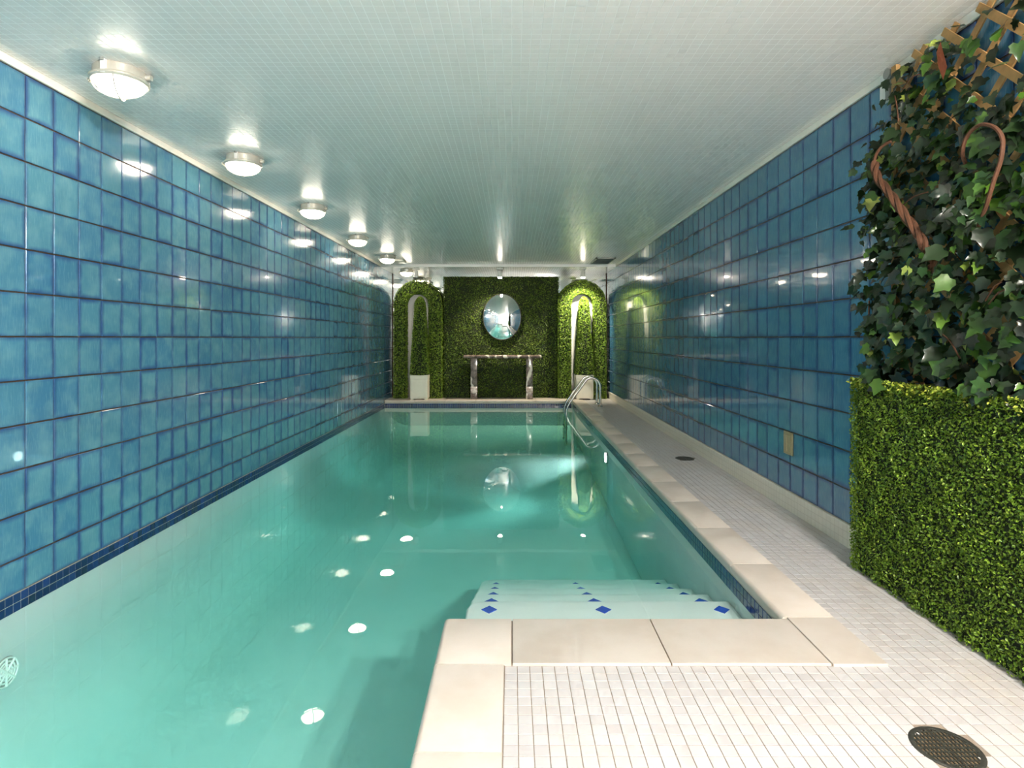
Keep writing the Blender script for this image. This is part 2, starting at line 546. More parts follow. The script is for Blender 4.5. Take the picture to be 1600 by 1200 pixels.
wall_left = tiled_wall('left', XL, 1, -0.066, (2.95, 7.2))
wall_right = tiled_wall('right', XR, -1, 0.148, (3.05, 7.1))

# ceiling, far soffit, trims
struct('ceiling', MB().box(XL - .2, XR + .2, YB - .2, YF + .3, ZC, ZC + .2), M['ceiling'])
struct('trim_1', MB().box(XL - .006, XL + .016, YB, YF, ZT, ZC, 0.006), M['trim'])
struct('trim_2', MB().box(XR - .016, XR + .006, YB, YF, ZT, ZC, 0.006), M['trim'])
struct('trim_3', MB().box(XL, XR, 12.15, YF, 2.862, ZC + .01, 0.004), M['ceiling'])
struct('wall_far', MB().box(XL, XR, YF, YF + .2, -2.7, ZC), M['mirror'])
struct('wall_back', MB().box(XL - .2, XR + .2, YB - .2, YB, -2.7, ZC), M['white_wall'])
struct('trim_4', MB().box(XL, XL + .012, YF - .02, YF, 0, 2.862), M['vine'])
struct('trim_5', MB().box(XR - .012, XR, YF - .02, YF, 0, 2.862), M['vine'])
struct('baseboard_right', MB().box(XR - .018, XR + .01, YB, YF, -.02, 0.15, 0.008, 3), M['cove'])

# ------------------------------------------------------------------ deck
floor = prop(empty('floor', (0, 0, 0)), kind='structure')
slab = MB()
slab.box(PX + .02, XR + .1, YB, YF, -.07, -.0018)
slab.box(BX + .03, PX + .02, YB, BY - .03, -.07, -.0018)
slab.box(XL, BX + .03, YB, PY0 - .03, -.07, -.0018)
slab.box(XL, PX + .02, PY1 + .03, YF, -.07, -.0018)
slab.obj('slab', M['deck_grout'], floor)

DP = 0.0515
DX0, DY0 = -0.03, 2.395
DRAINS = [(1.446, 1.917), (1.955, 6.52)]
geo_d = piece('d', DP - .0036, DP - .0036, 0.004, 0.0004, None)
dm = piece_mesh('deck_tile', geo_d, M['deck_tile'])
cand = []
for i in range(-60, 45):
    for j in range(-140, 215):
        x = DX0 + (i + .5) * DP; y = DY0 + (j + .5) * DP
        if x + DP / 2 > XR - .012 or y > YF - .3 or y < YB + .02 or x < XL + .03: continue
        if y > DY0 and x < 1.5665: continue                # right-hand walk begins behind the coping
        if x < DX0 and y > PY0 - .33: continue
        if any((x - a) ** 2 + (y - b) ** 2 < 0.104 ** 2 for a, b in DRAINS): continue
        cand.append((x, y))
def in_frame(x, y):
    if y < 1.0: return False
    px, py = VX + F * x / y, VY + F * CAM_Z / y
    return -5 < px < 1605 and py < 1212 and not (x > 2.0 and y < 3.45)
seen = sorted([c for c in cand if in_frame(*c)], key=lambda c: c[1])
near_set = set(seen[:300])
rest = []
for c in cand:
    m = frame((1, 0, 0), (0, 1, 0), (0, 0, 1), (c[0], c[1], -.004)) @ tiny_tilt(0.0015)
    if c in near_set:
        o = link('deck_tile', dm, floor); o.matrix_world = m
    else:
        rest.append((geo_d, m))
prop(joined('small_deck_tiles', rest, M['deck_tile'], floor), kind='stuff')

# ------------------------------------------------------------------ coping stones
coping = prop(empty('trim_6', (0, 0, 0)), kind='structure')
def stone(x0, x1, y0, y1, noses, gap=0.003):
    bm = bmesh.new()
    x0 += gap; x1 -= gap; y0 += gap; y1 -= gap
    r = bmesh.ops.create_cube(bm, size=1.0)
    zt, zb = 0.010, -0.062
    for v in r['verts']:
        v.co = Vector((x0 + (v.co.x + .5) * (x1 - x0), y0 + (v.co.y + .5) * (y1 - y0), zb + (v.co.z + .5) * (zt - zb)))
    def on(e, s):
        a, b = e.verts
        f = {'l': lambda v: abs(v.co.x - x0) < 1e-6, 'r': lambda v: abs(v.co.x - x1) < 1e-6,
             'f': lambda v: abs(v.co.y - y1) < 1e-6, 'n': lambda v: abs(v.co.y - y0) < 1e-6}[s]
        return f(a) and f(b)
    nose = [e for e in bm.edges if any(on(e, s) for s in noses) and not (e.verts[0].co.z < 0 and e.verts[1].co.z < 0 and False)]
    nose = [e for e in nose if abs(e.verts[0].co.z - e.verts[1].co.z) < 1e-6 or (len(noses) > 1 and on(e, noses[0]) and on(e, noses[1]))]
    nose = [e for e in nose if abs(e.verts[0].co.z - e.verts[1].co.z) > 1e-6 or any(on(e, s) for s in noses)]
    horiz = [e for e in nose if abs(e.verts[0].co.z - e.verts[1].co.z) < 1e-6]
    vert = [e for e in nose if e not in horiz]
    if noses: bmesh.ops.bevel(bm, geom=horiz + vert, offset=0.024, segments=5, affect='EDGES', profile=0.5, clamp_overlap=True)
    small = [e for e in bm.edges if e.calc_length() > 0.1 and all(abs(v.co.z - zt) < 1e-5 for v in e.verts)]
    bmesh.ops.bevel(bm, geom=small, offset=0.0025, segments=1, affect='EDGES')
    bmesh.ops.recalc_face_normals(bm, faces=bm.faces)
    me = bpy.data.meshes.new('coping_stone'); bm.to_mesh(me); bm.free()
    me.materials.append(M['coping'])
    if noses: me.shade_smooth(); me.set_sharp_from_angle(angle=math.radians(35))
    return link('coping_stone', me, coping)
NX = 1.308                         # nose of the right-hand coping
xs = [-0.03, 0.0, 0.665, 1.333]
stone(-0.33, 0.0, 2.395, 2.80, 'lf')
stone(0.0, 0.665, 2.395, 2.80, 'f'); stone(0.665, 1.333, 2.395, 2.80, 'f')
ys = [2.395, 1.885, 1.36, 0.84, 0.32, -0.2, -0.72, -1.24]
for a, b in zip(ys[1:], ys[:-1]): stone(-0.33, -0.03, a, b, 'l')
MB().box(1.336, 1.5655, 2.394, 2.797, -.062, .0095, .003).obj('coping_stone', M['coping'], coping)
y = 2.80
while y < 12.5:
    y2 = min(y + 0.66, 12.53); stone(NX, 1.5665, y, y2, 'l'); y = y2
x = XL + .004
while x < 1.56:
    x2 = min(x + 0.66, 1.5665)
    stone(x, x2, 12.53, 13.06, 'n'); x = x2
x = XL + .004
while x < -0.34:
    x2 = min(x + 0.6, -0.33); stone(x, x2, -1.24, -0.87, 'f'); x = x2
# mortar bed under the stones
bed = MB()
bed.box(-0.31, 1.56, 2.40, 2.775, -.055, .002); bed.box(-0.31, -0.03, -1.2, 2.4, -.055, .002)
bed.box(1.345, 1.56, 2.41, 12.6, -.055, .002); bed.box(XL, 1.58, 12.57, 13.05, -.055, .002)
bed.obj('mortar_bed', M['deck_grout'], coping)

# ------------------------------------------------------------------ pool basin
ZD = ZFLOOR
def floor_z(y): return ZD + 0.42 * max(0.0, min(1.0, (y - 6.0) / 6.6))
fl = bmesh.new()
prev = None
CR = 0.55                        # the floor sweeps up into the left wall
sect = [(XL + .003, ZD + CR)] + [(XL + .003 + CR - CR * math.cos(a), ZD + CR - CR * math.sin(a)) for a in np.linspace(0.12, PI / 2, 9)] + [(PX + .1, ZD)]
for yy in [PY0 - .1, 5.6, 6.4, 12.0, 12.35, PY1 + .1]:
    dz = floor_z(yy) - ZD + (0.0 if yy < 12.2 else .05 if yy < 12.5 else .22)
    row = [fl.verts.new((x_, yy, min(z_ + dz, -.2))) for x_, z_ in sect]
    if prev:
        for k in range(len(row) - 1): fl.faces.new((prev[k], prev[k + 1], row[k + 1], row[k]))
    prev = row
me = bpy.data.meshes.new('floor_pool'); fl.to_mesh(me); fl.free(); me.materials.append(M['plaster']); me.shade_smooth()
floor_pool = prop(link('floor_pool', me), kind='structure')
rec = [floor_pool]
rec.append(struct('wall_pool_left', MB().box(XL - .2, XL + .001, PY0 - .1, PY1 + .1, -1.4, -.075), M['plaster']))
rec.append(struct('wall_pool_right', MB().box(PX, PX + .3, BY - .1, PY1 + .1, -1.4, -.064), M['plaster']))
rec.append(struct('wall_pool_far', MB().box(XL, PX + .3, PY1, PY1 + .3, -1.4, -.064), M['plaster']))
rec.append(struct('wall_pool_near', MB().box(XL, BX, PY0 - .3, PY0, -1.4, -.064), M['plaster']))
rec.append(struct('wall_pool_block', MB().box(BX, PX + .1, PY0, BY - .012, -1.4, -.064), M['plaster']))

# waterline tiles: one row above the water, one below
WP = 0.0508
def waterline(owner, p0, p1, nrm, n_single, first_y=None):
    p0 = Vector(p0); p1 = Vector(p1); L = (p1 - p0).length
    u = (p1 - p0).normalized(); n = Vector(nrm)
    if Vector((0, 0, 1)).dot(n.cross(u)) < 0 and False: u = -u
    v = Vector((0, 0, 1))
    if u.cross(v).dot(n) < 0: uu = -u
    else: uu = u
    g = piece('w', WP - .004, WP - .004, 0.005, 0.0012, None)
    items = []
    for k in range(int(L / WP)):
        for r in range(2):
            c = p0 + u * ((k + .5) * WP) + Vector((0, 0, -.067 - (r + .5) * WP))
            items.append((k, g, frame(uu, v, n, c) @ tiny_tilt(0.006)))
    bk = MB()
    q0, q1 = p0 - n * .02, p1 + n * .0015
    bk.box(min(q0.x, q1.x), max(q0.x, q1.x), min(q0.y, q1.y), max(q0.y, q1.y), -.067 - 2 * WP, -.067)
    bk.obj('waterline_grout', M['joint_light'], owner)
    if n_single:
        me1 = piece_mesh('waterline_tile', g, M['cobalt'])
    rest = []
    for k, gg, m in items:
        if n_single and n_single[0] <= k < n_single[1]:
            o = link('waterline_tile', me1, owner); o.matrix_world = m
        else: rest.append((gg, m))
    prop(joined('small_waterline_tiles', rest, M['cobalt'], owner), kind='stuff')
waterline(rec[1], (XL + .001, 2.9, 0), (XL + .001, PY1, 0), (1, 0, 0), (0, 50))
waterline(rec[2], (PX, 2.79, 0), (PX, PY1, 0), (-1, 0, 0), (0, 30))
waterline(rec[3], (XL + .01, PY1, 0), (PX, PY1, 0), (0, -1, 0), None)
waterline(rec[5], (BX, -.6, 0), (BX, BY - .012, 0), (-1, 0, 0), None)

# steps leading down from the block
steps = prop(empty('pool_steps', (0.5, BY, 0)), kind='structure')
STEP = []
y0 = BY - .02
for k in range(5):
    front = 3.53 + 0.365 * k
    zt = ZW - 0.125 - 0.12 * k
    mb = MB()
    x0, x1 = -0.272, PX
    poly = [(x1, y0), (x1, front), (x0 + .10, front), (x0 + .05, front - .015), (x0 + .015, front - .05), (x0, front - .10), (x0, y0)]
    mb.prism(poly, -1.4, zt)
    o = mb.obj('tread', M['plaster'], steps)
    es_bm = bmesh.new(); es_bm.from_mesh(o.data)
    es = [e for e in es_bm.edges if all(abs(v.co.z - zt) < 1e-5 for v in e.verts)]
    bmesh.ops.bevel(es_bm, geom=es, offset=0.02, segments=3, affect='EDGES', profile=.5)
    es_bm.to_mesh(o.data); es_bm.free(); o.data.shade_smooth(); o.data.set_sharp_from_angle(angle=math.radians(40))
    o.matrix_parent_inverse = steps.matrix_world.inverted()
    rec.append(o)
    for xx in (-0.135, 0.54, 1.24):
        d = MB(); w = 0.046
        d.prism([(xx, front - .125 - w), (xx + w, front - .125), (xx, front - .125 + w), (xx - w, front - .125)], zt - .004, zt + .004)
        t_ = d.obj('diamond_tile', M['cobalt_bright'], steps)
    y0 = front - .12
for o in steps.children:
    o.location = Vector(o.location)
    o.matrix_parent_inverse = Matrix.Translation((-0.5, -BY, 0))

# ------------------------------------------------------------------ water
wb = MB()
e = 0.01
wb.prism([(XL - .004, PY0 - e), (BX + e, PY0 - e), (BX + e, BY - .012 - e), (PX + e, BY - .012 - e), (PX + e, PY1 + e), (XL - .004, PY1 + e)], -1.3, ZW)
water = wb.obj('pool_water', M['water'])
prop(water, 'clear turquoise water filling the long indoor swimming pool', 'water', kind='stuff')

# ------------------------------------------------------------------ ceiling lamps (round bulkheads)
def make_lamp():
    root = empty('bulkhead_lamp')
    mb = MB(); mb.lathe([(0, 0), (.128, 0), (.134, -.006), (.134, -.05), (.126, -.056), (0, -.056)], 40)
    mb.obj('base', M['lamp_metal'], root, True)
    mb = MB(); mb.lathe([(.118, -.054), (.146, -.054), (.152, -.060), (.152, -.070), (.142, -.080), (.118, -.080)], 40, close=True)
    mb.obj('rim', M['lamp_metal'], root, True)
    prof = [(.126 * math.cos(a), -.074 - .078 * math.sin(a)) for a in np.linspace(0, PI / 2, 10)]
    prof[-1] = (0, prof[-1][1])
    mb = MB(); mb.lathe(prof, 40); mb.obj('glass', M['lamp_glass'], root, True)
    for a in (0.35, 0.35 + PI / 2):
        pts = []
        for q in np.linspace(-PI / 2, PI / 2, 17):
            rr = .140 * math.sin(q)
            pts.append((rr * math.cos(a), rr * math.sin(a), -.074 - .088 * math.cos(q)))
        mb = MB(); mb.tube(pts, .0045, 6); mb.obj('guard_bar', M['lamp_metal'], root, True)
    for k in range(3):
        a = -PI / 2 + k * 2 * PI / 3
        c, s = math.cos(a), math.sin(a)
        mb = MB(); mb.box(-.014, .014, .128, .150, -.075, 0.0, .003)
        lug = mb.obj('lug', M['white_plastic'], root)
        lug.rotation_euler = (0, 0, a - PI / 2)
        mb = MB(); mb.cyl((0, .156, -.012), .011, .011, .012, 10)
        sc = mb.obj('screw', M['grey_plastic'], lug)
    mb = MB(); mb.box(-.17, -.140, -.022, -.008, -.078, -.050, .003); mb.box(-.17, -.140, .008, .022, -.078, -.050, .003)
    mb.cyl((-.164, -.03, -.064), .007, .007, .06, 8, 'y')
    mb.obj('hinge', M['lamp_metal'], root)
    mb = MB(); mb.cyl((.134, .03, -.03), .016, .016, .03, 12, 'x'); mb.obj('cable_gland', M['lamp_metal'], root, True)
    return root
def copy_tree(o, parent=None):
    c = o.copy(); COL.objects.link(c); c.parent = parent
    if parent is not None: c.matrix_parent_inverse = o.matrix_parent_inverse.copy()
    for ch in list(o.children): copy_tree(ch, c)
    return c
lamp0 = make_lamp()
LAMPS = [(-2.28, 3.35, 'round caged ceiling lamp nearest the camera, largest of the row along the blue wall'),
         (-2.31, 4.95, 'second round ceiling lamp from the camera in the row along the blue wall'),
         (-2.34, 6.76, 'third round ceiling lamp from the camera in the row along the blue wall'),
         (-2.36, 8.80, 'fourth round ceiling lamp from the camera, third from the green end wall'),
         (-2.35, 10.85, 'second to last round ceiling lamp before the green end wall'),
         (-2.30, 12.55, 'last small round ceiling lamp glowing above the left green arch')]
for i, (x, y, lab) in enumerate(LAMPS):
    o = lamp0 if i == 0 else copy_tree(lamp0)
    o.location = (x, y, ZC if y < 12.15 else 2.862)
    o.rotation_euler = (0, 0, random.uniform(-.08, .08))
    prop(o, lab, 'ceiling lamp', 'round lamps along the ceiling')
for x, y, lab in ((-2.26, 1.7, 'round caged ceiling lamp of the row just outside the picture'), (-2.25, -2.4, 'round caged ceiling lamp of the row behind the camera, by the white wall')):
    o = copy_tree(lamp0); o.location = (x, y, ZC)
    prop(o, lab, 'ceiling lamp', 'round lamps along the ceiling')

# two globe pendants over the walk behind the camera, with real lights
def pendant(x, y, w, lab):
    root = empty('globe_pendant', (x, y, ZC))
    mb = MB(); mb.cyl((0, 0, -.03), .06, .06, .03, 20); mb.obj('mount', M['white_plastic'], root, True)
    mb = MB(); mb.cyl((0, 0, -.15), .010, .010, .12, 10); mb.obj('stem', M['white_plastic'], root, True)
    mb = MB(); mb.lathe([(.012, .03), (.03, .02), (.034, -.012), (.026, -.012), (.022, .014), (.010, .022)], 20, (0, 0, -.17), close=True)
    mb.obj('socket', M['white_plastic'], root, True)
    ld = bpy.data.lights.new('pendant_light', 'POINT'); ld.energy = w; ld.color = (1.0, 0.93, 0.84)
    ld.shadow_soft_size = 0.06
    lo = bpy.data.objects.new('pendant_light', ld); COL.objects.link(lo); lo.parent = root
    lo.location = (0, 0, -.26)
    prop(root, lab, 'lamp', 'pendants behind the camera')
    return root
pendant(1.86, -1.15, REAR_W * 10, 'bare pendant lamp behind the camera, the one nearer the right wall')
pendant(1.42, -1.25, REAR_W * 10, 'bare pendant lamp behind the camera, the one farther from the right wall')

# spot lamps in front of the green wall
def spot(x, y, lab, on, aim, w, col):
    root = empty('spot_lamp', (x, y, 2.862))
    mb = MB(); mb.box(-.07, .07, -.05, .05, -.03, 0, .005); mb.obj('mount', M['white_plastic'], root)
    mb = MB(); mb.cyl((0, 0, -.06), .012, .012, .04, 10); mb.obj('stem', M['white_plastic'], root)
    mb = MB(); mb.cyl((0, 0, -.19), .052, .046, .14, 20); mb.obj('can', M['white_plastic'], root, True)
    mb = MB(); mb.lathe([(.047, -.188), (.044, -.202), (.030, -.214), (0, -.22)], 20); mb.obj('lens', M['spot_glow'] if on else M['grey_plastic'], root, True)
    if on:
        ld = bpy.data.lights.new('spot_light', 'SPOT'); ld.energy = w; ld.color = col
        ld.spot_size = math.radians(95); ld.spot_blend = 0.8; ld.shadow_soft_size = 0.04
        lo = bpy.data.objects.new('spot_light', ld); COL.objects.link(lo); lo.parent = root
        lo.location = (0, 0, -.235)
        d = Vector(aim) - Vector((x, y, 2.862 - .235))
        lo.rotation_euler = d.to_track_quat('-Z', 'Y').to_euler()
    prop(root, lab, 'spot lamp', 'spot lamps before the green wall')
spot(-2.07, 12.42, 'unlit white spot lamp in front of the left green arch', False, None, 0, None)
spot(-0.26, 12.42, 'lit spot lamp with pinkish glow above the oval mirror', True, (-0.5, 13.1, 1.1), 130, (1.0, 0.82, 0.62))
spot(1.53, 12.42, 'brightly lit spot lamp shining on the right green arch', True, (1.55, 12.95, 1.7), 170, (1.0, 0.90, 0.66))

# underwater lamps on the right pool wall
def pool_lamp(y, z, lab, w):
    root = empty('underwater_lamp', (PX, y, z))
    mb = MB(); mb.cyl((-.03, 0, 0), .085, .085, .035, 28, 'x'); mb.obj('ring', M['steel'], root, True)
    mb = MB(); mb.cyl((-.036, 0, 0), .066, .066, .008, 28, 'x'); mb.obj('lens', M['pool_glow'], root, True)
    ld = bpy.data.lights.new('underwater_light', 'SPOT'); ld.energy = w; ld.color = (0.90, 1.0, 0.98)
    ld.spot_size = math.radians(100); ld.spot_blend = 1.0; ld.shadow_soft_size = 0.05
    lo = bpy.data.objects.new('underwater_light', ld); COL.objects.link(lo); lo.parent = root
    lo.location = (-.06, 0, 0)
    lo.rotation_euler = Vector((-1, 0, .12)).to_track_quat('-Z', 'Y').to_euler()
    prop(root, lab, 'pool lamp', 'underwater lamps in the right pool wall')
pool_lamp(8.0, ZW - .18, 'glowing underwater lamp in the pool wall below the coping, near the ladder', POOL_W * 8)

# that lamp's beam, its shape put into a cone of cloudy, scattering water
def plume_material():
    t = NT('light_beam_scatter')
    tc = t.n('TexCoord').outputs['Object']
    q = t.sep(tc)                      # x runs away from the lamp, 0 .. 2.6
    fall = t.math('MULTIPLY', t.smooth(q[0], 0.15, 1.1), t.smooth(q[0], 2.8, 0.9))
    rad = t.math('SQRT', t.math('ADD', t.math('POWER', q[1], 2.0), t.math('POWER', q[2], 2.0)))
    rr = t.math('DIVIDE', rad, t.math('ADD', 0.06, t.math('MULTIPLY', q[0], 0.22)))
    core = t.smooth(rr, 1.0, 0.1)
    n = t.noise(tc, 3.0, 3)
    d = t.math('MULTIPLY', t.math('MULTIPLY', fall, core), t.math('MULTIPLY', n, PLUME))
    v = t.n('VolumeScatter'); v.inputs['Color'].default_value = (0.93, 1, 0.99, 1); v.inputs['Anisotropy'].default_value = 0.2
    t.l(d, v.inputs['Density'])
    t.l(v.outputs[0], t.out.inputs['Volume'])
    return t.m
mb = MB(); mb.cyl((0, 0, 0), .06, .06 + 2.9 * .22, 2.9, 20, 'x')
pm = mb.obj('light_beam_plume', plume_material())
pm.location = (1.26, 8.0, ZW - .18); pm.rotation_euler = (0, PI - .20, 0)
prop(pm, 'pale light beam shaped as a cloudy plume in front of the underwater lamp', 'water', kind='stuff')

# ------------------------------------------------------------------ foliage
def leaf_cloud(name, P, N, size, mat, parent, tilt=0.7, width=0.6, fold=0.12, wob=0.35):
    n = len(P)
    d = N + tilt * RNG.normal(size=(n, 3))
    d /= np.linalg.norm(d, axis=1, keepdims=True)
    a = RNG.normal(size=(n, 3))
    t = a - d * (a * d).sum(1, keepdims=True); t /= np.linalg.norm(t, axis=1, keepdims=True)
    b = np.cross(d, t)
    s = size * (1 + wob * (RNG.random((n, 1)) * 2 - 1))
    V = np.stack([P - t * s * .5, P + b * s * width * .5 + d * s * fold, P + t * s * .5, P - b * s * width * .5 + d * s * fold], 1).reshape(-1, 3)
    base = np.arange(n)[:, None] * 4
    Fq = np.concatenate([base + np.array([[0, 1, 2]]), base + np.array([[0, 2, 3]])], 0)
    me = raw_mesh(name, V, Fq, mat)
    o = link(name, me, parent)
    prop(o, kind='stuff')
    return o
def clumps(P, scale, amp):
    """pushes leaves in and out in soft clumps"""
    q = np.sin(P[:, 0:1] * scale + 1.3 * np.sin(P[:, 2:3] * scale * .8)) * np.sin(P[:, 1:2] * scale * 1.1 + 2) * np.sin(P[:, 2:3] * scale * .9 + np.sin(P[:, 1:2] * scale))
    return amp * q

# low boxwood hedge along the right wall
HX, HY0, HY1, HZ = 2.005, 1.0, 3.42, 1.12
hedge = prop(empty('boxwood_hedge', (2.1, 2.2, 0)), 'clipped box hedge of tiny green leaves standing against the right wall', 'hedge')
def off(o, root):
    o.matrix_parent_inverse = Matrix.Translation(-root.location); return o
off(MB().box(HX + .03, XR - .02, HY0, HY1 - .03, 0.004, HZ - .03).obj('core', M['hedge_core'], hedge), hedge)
n1 = 62000
P = np.stack([np.full(n1, HX), RNG.uniform(HY0, HY1, n1), RNG.uniform(0.008, HZ, n1)], 1)
N = np.tile([-1.0, 0, 0], (n1, 1))
P[:, 0] += RNG.random(n1) ** 1.5 * .05 + clumps(P, 18.0, .012)[:, 0]
n2 = 6500
P2 = np.stack([RNG.uniform(HX, XR - .03, n2), np.full(n2, HY1), RNG.uniform(0.008, HZ, n2)], 1)
P2[:, 1] -= RNG.random(n2) ** 1.5 * .045
N2 = np.tile([0, 1.0, 0], (n2, 1))
n3 = 10000
P3 = np.stack([RNG.uniform(HX, XR - .03, n3), RNG.uniform(HY0, HY1, n3), np.full(n3, HZ)], 1)
P3[:, 2] -= RNG.random(n3) ** 1.5 * .04
N3 = np.tile([0, 0, 1.0], (n3, 1))
off(leaf_cloud('foliage', np.concatenate([P, P2, P3]), np.concatenate([N, N2, N3]) + np.array([0, 0, .35]), .0145, M['boxwood'], hedge, .75), hedge)
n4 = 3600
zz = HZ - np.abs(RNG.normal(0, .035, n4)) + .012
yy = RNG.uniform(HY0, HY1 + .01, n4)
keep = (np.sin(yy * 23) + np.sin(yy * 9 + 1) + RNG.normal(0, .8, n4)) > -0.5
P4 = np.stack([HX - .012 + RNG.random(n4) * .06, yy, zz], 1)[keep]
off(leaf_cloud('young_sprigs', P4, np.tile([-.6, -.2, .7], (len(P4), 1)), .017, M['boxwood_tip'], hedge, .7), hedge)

# green wall panel at the far end
gx0, gx1, gy, gz = -1.56, 1.07, 13.10, 2.76
panel = prop(empty('green_wall_panel', (-.25, gy, 0)), 'large rectangular panel of green boxwood foliage behind the marble table', 'green wall')
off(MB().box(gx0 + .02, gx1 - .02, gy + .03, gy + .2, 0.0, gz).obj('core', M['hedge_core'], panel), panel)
n = 26000
P = np.stack([RNG.uniform(gx0, gx1, n), np.full(n, gy), RNG.uniform(0.01, gz, n)], 1)
P[:, 1] += RNG.random(n) * .04 + clumps(P[:, [0, 2, 2]], 9.0, .02)[:, 0]
N = np.tile([0, -1.0, .3], (n, 1))
ns = 1800
Ps = np.stack([np.where(RNG.random(ns) < .5, gx0, gx1) + RNG.normal(0, .012, ns), RNG.uniform(gy, gy + .2, ns), RNG.uniform(0.01, gz, ns)], 1)
Ns = np.stack([np.sign(Ps[:, 0] + .2), np.full(ns, -.4), np.zeros(ns)], 1)
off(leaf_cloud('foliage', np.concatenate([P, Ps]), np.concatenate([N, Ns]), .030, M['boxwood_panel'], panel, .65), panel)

# arches
def arch(cx, lab):
    ro, ri, zs, y0, y1 = .545, .245, 2.115, 12.86, 13.09
    root = prop(empty('foliage_arch', (cx, y0, 0)), lab, 'arch', 'green foliage arches at the far wall')
    bm = bmesh.new()
    r_o, r_i = ro - .03, ri + .03
    prof = [(-1, 0, 0)] 
    outer = [(-r_o, 0)] + [(-r_o * math.cos(a), zs + r_o * math.sin(a)) for a in np.linspace(0, PI, 25)] + [(r_o, 0)]
    inner = [(-r_i, 0)] + [(-r_i * math.cos(a), zs + r_i * math.sin(a)) for a in np.linspace(0, PI, 25)] + [(r_i, 0)]
    vs = {}
    for nm, pl in (('o', outer), ('i', inner)):
        for k, (x, z) in enumerate(pl):
            for f, yy in enumerate((y0 + .03, y1)):
                vs[nm, k, f] = bm.verts.new((x, yy - y0, z))
    K = len(outer)
    for k in range(K - 1):
        bm.faces.new((vs['o', k, 0], vs['o', k + 1, 0], vs['i', k + 1, 0], vs['i', k, 0]))
        bm.faces.new((vs['o', k, 1], vs['i', k, 1], vs['i', k + 1, 1], vs['o', k + 1, 1]))
        bm.faces.new((vs['o', k, 0], vs['o', k, 1], vs['o', k + 1, 1], vs['o', k + 1, 0]))
        bm.faces.new((vs['i', k, 0], vs['i', k + 1, 0], vs['i', k + 1, 1], vs['i', k, 1]))
    for k in (0, K - 1):
        bm.faces.new((vs['o', k, 0], vs['i', k, 0], vs['i', k, 1], vs['o', k, 1]))
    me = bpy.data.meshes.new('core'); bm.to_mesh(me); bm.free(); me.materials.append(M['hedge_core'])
    link('core', me, root)
    MB().box(-.30, .30, .30, .32, 0.0, 2.42).obj('back_panel', M['white_plastic'], root)
    def along(s, r):                # s in [0, 2*zs + pi*r)
        x = np.empty_like(s); z = np.empty_like(s); nx = np.empty_like(s); nz = np.empty_like(s)
        a = s < zs; x[a] = -r[a]; z[a] = s[a]; nx[a] = -1; nz[a] = 0
        c = s > zs + PI * .4; c &= s >= zs + PI * .4
        m = (~a) & (s < zs + PI * .4); th = (s[m] - zs) / .4
        x[m] = -r[m] * np.cos(th); z[m] = zs + r[m] * np.sin(th); nx[m] = -np.cos(th); nz[m] = np.sin(th)
        q = ~(a | m); x[q] = r[q]; z[q] = np.maximum(zs - (s[q] - zs - PI * .4), 0.01); nx[q] = 1; nz[q] = 0
        return x, z, nx, nz
    T = 2 * zs + PI * .4
    n = 9000
    s = RNG.uniform(0.01, T, n); r = RNG.uniform(ri, ro, n)
    x, z, nx, nz = along(s, r)
    A = np.stack([x, RNG.random(n) * .045, z], 1); NA = np.tile([0, -1.0, .25], (n, 1))
    # rounded shoulders
    edge = np.minimum(r - ri, ro - r) / ((ro - ri) / 2)
    A[:, 1] += (1 - np.clip(edge * 2.2, 0, 1)) ** 2 * .05
    n = 4200
    s = RNG.uniform(0.01, T, n); r = np.full(n, ri) + RNG.random(n) * .02
    x, z, nx, nz = along(s, r)
    B = np.stack([x, RNG.uniform(.02, .23, n), z], 1); NB = np.stack([-nx, np.full(n, -.3), -nz], 1)
    n = 3000
    s = RNG.uniform(0.01, T, n); r = np.full(n, ro) - RNG.random(n) * .02
    x, z, nx, nz = along(s, r)
    Cc = np.stack([x, RNG.uniform(.02, .23, n), z], 1); NC = np.stack([nx, np.full(n, -.3), nz], 1)
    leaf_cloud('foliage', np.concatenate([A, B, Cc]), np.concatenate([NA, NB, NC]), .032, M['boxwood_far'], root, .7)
arch(-2.115, 'left green foliage arch beside the blue wall, round the shaded topiary')
arch(1.575, 'right green foliage arch under the bright spot lamp')

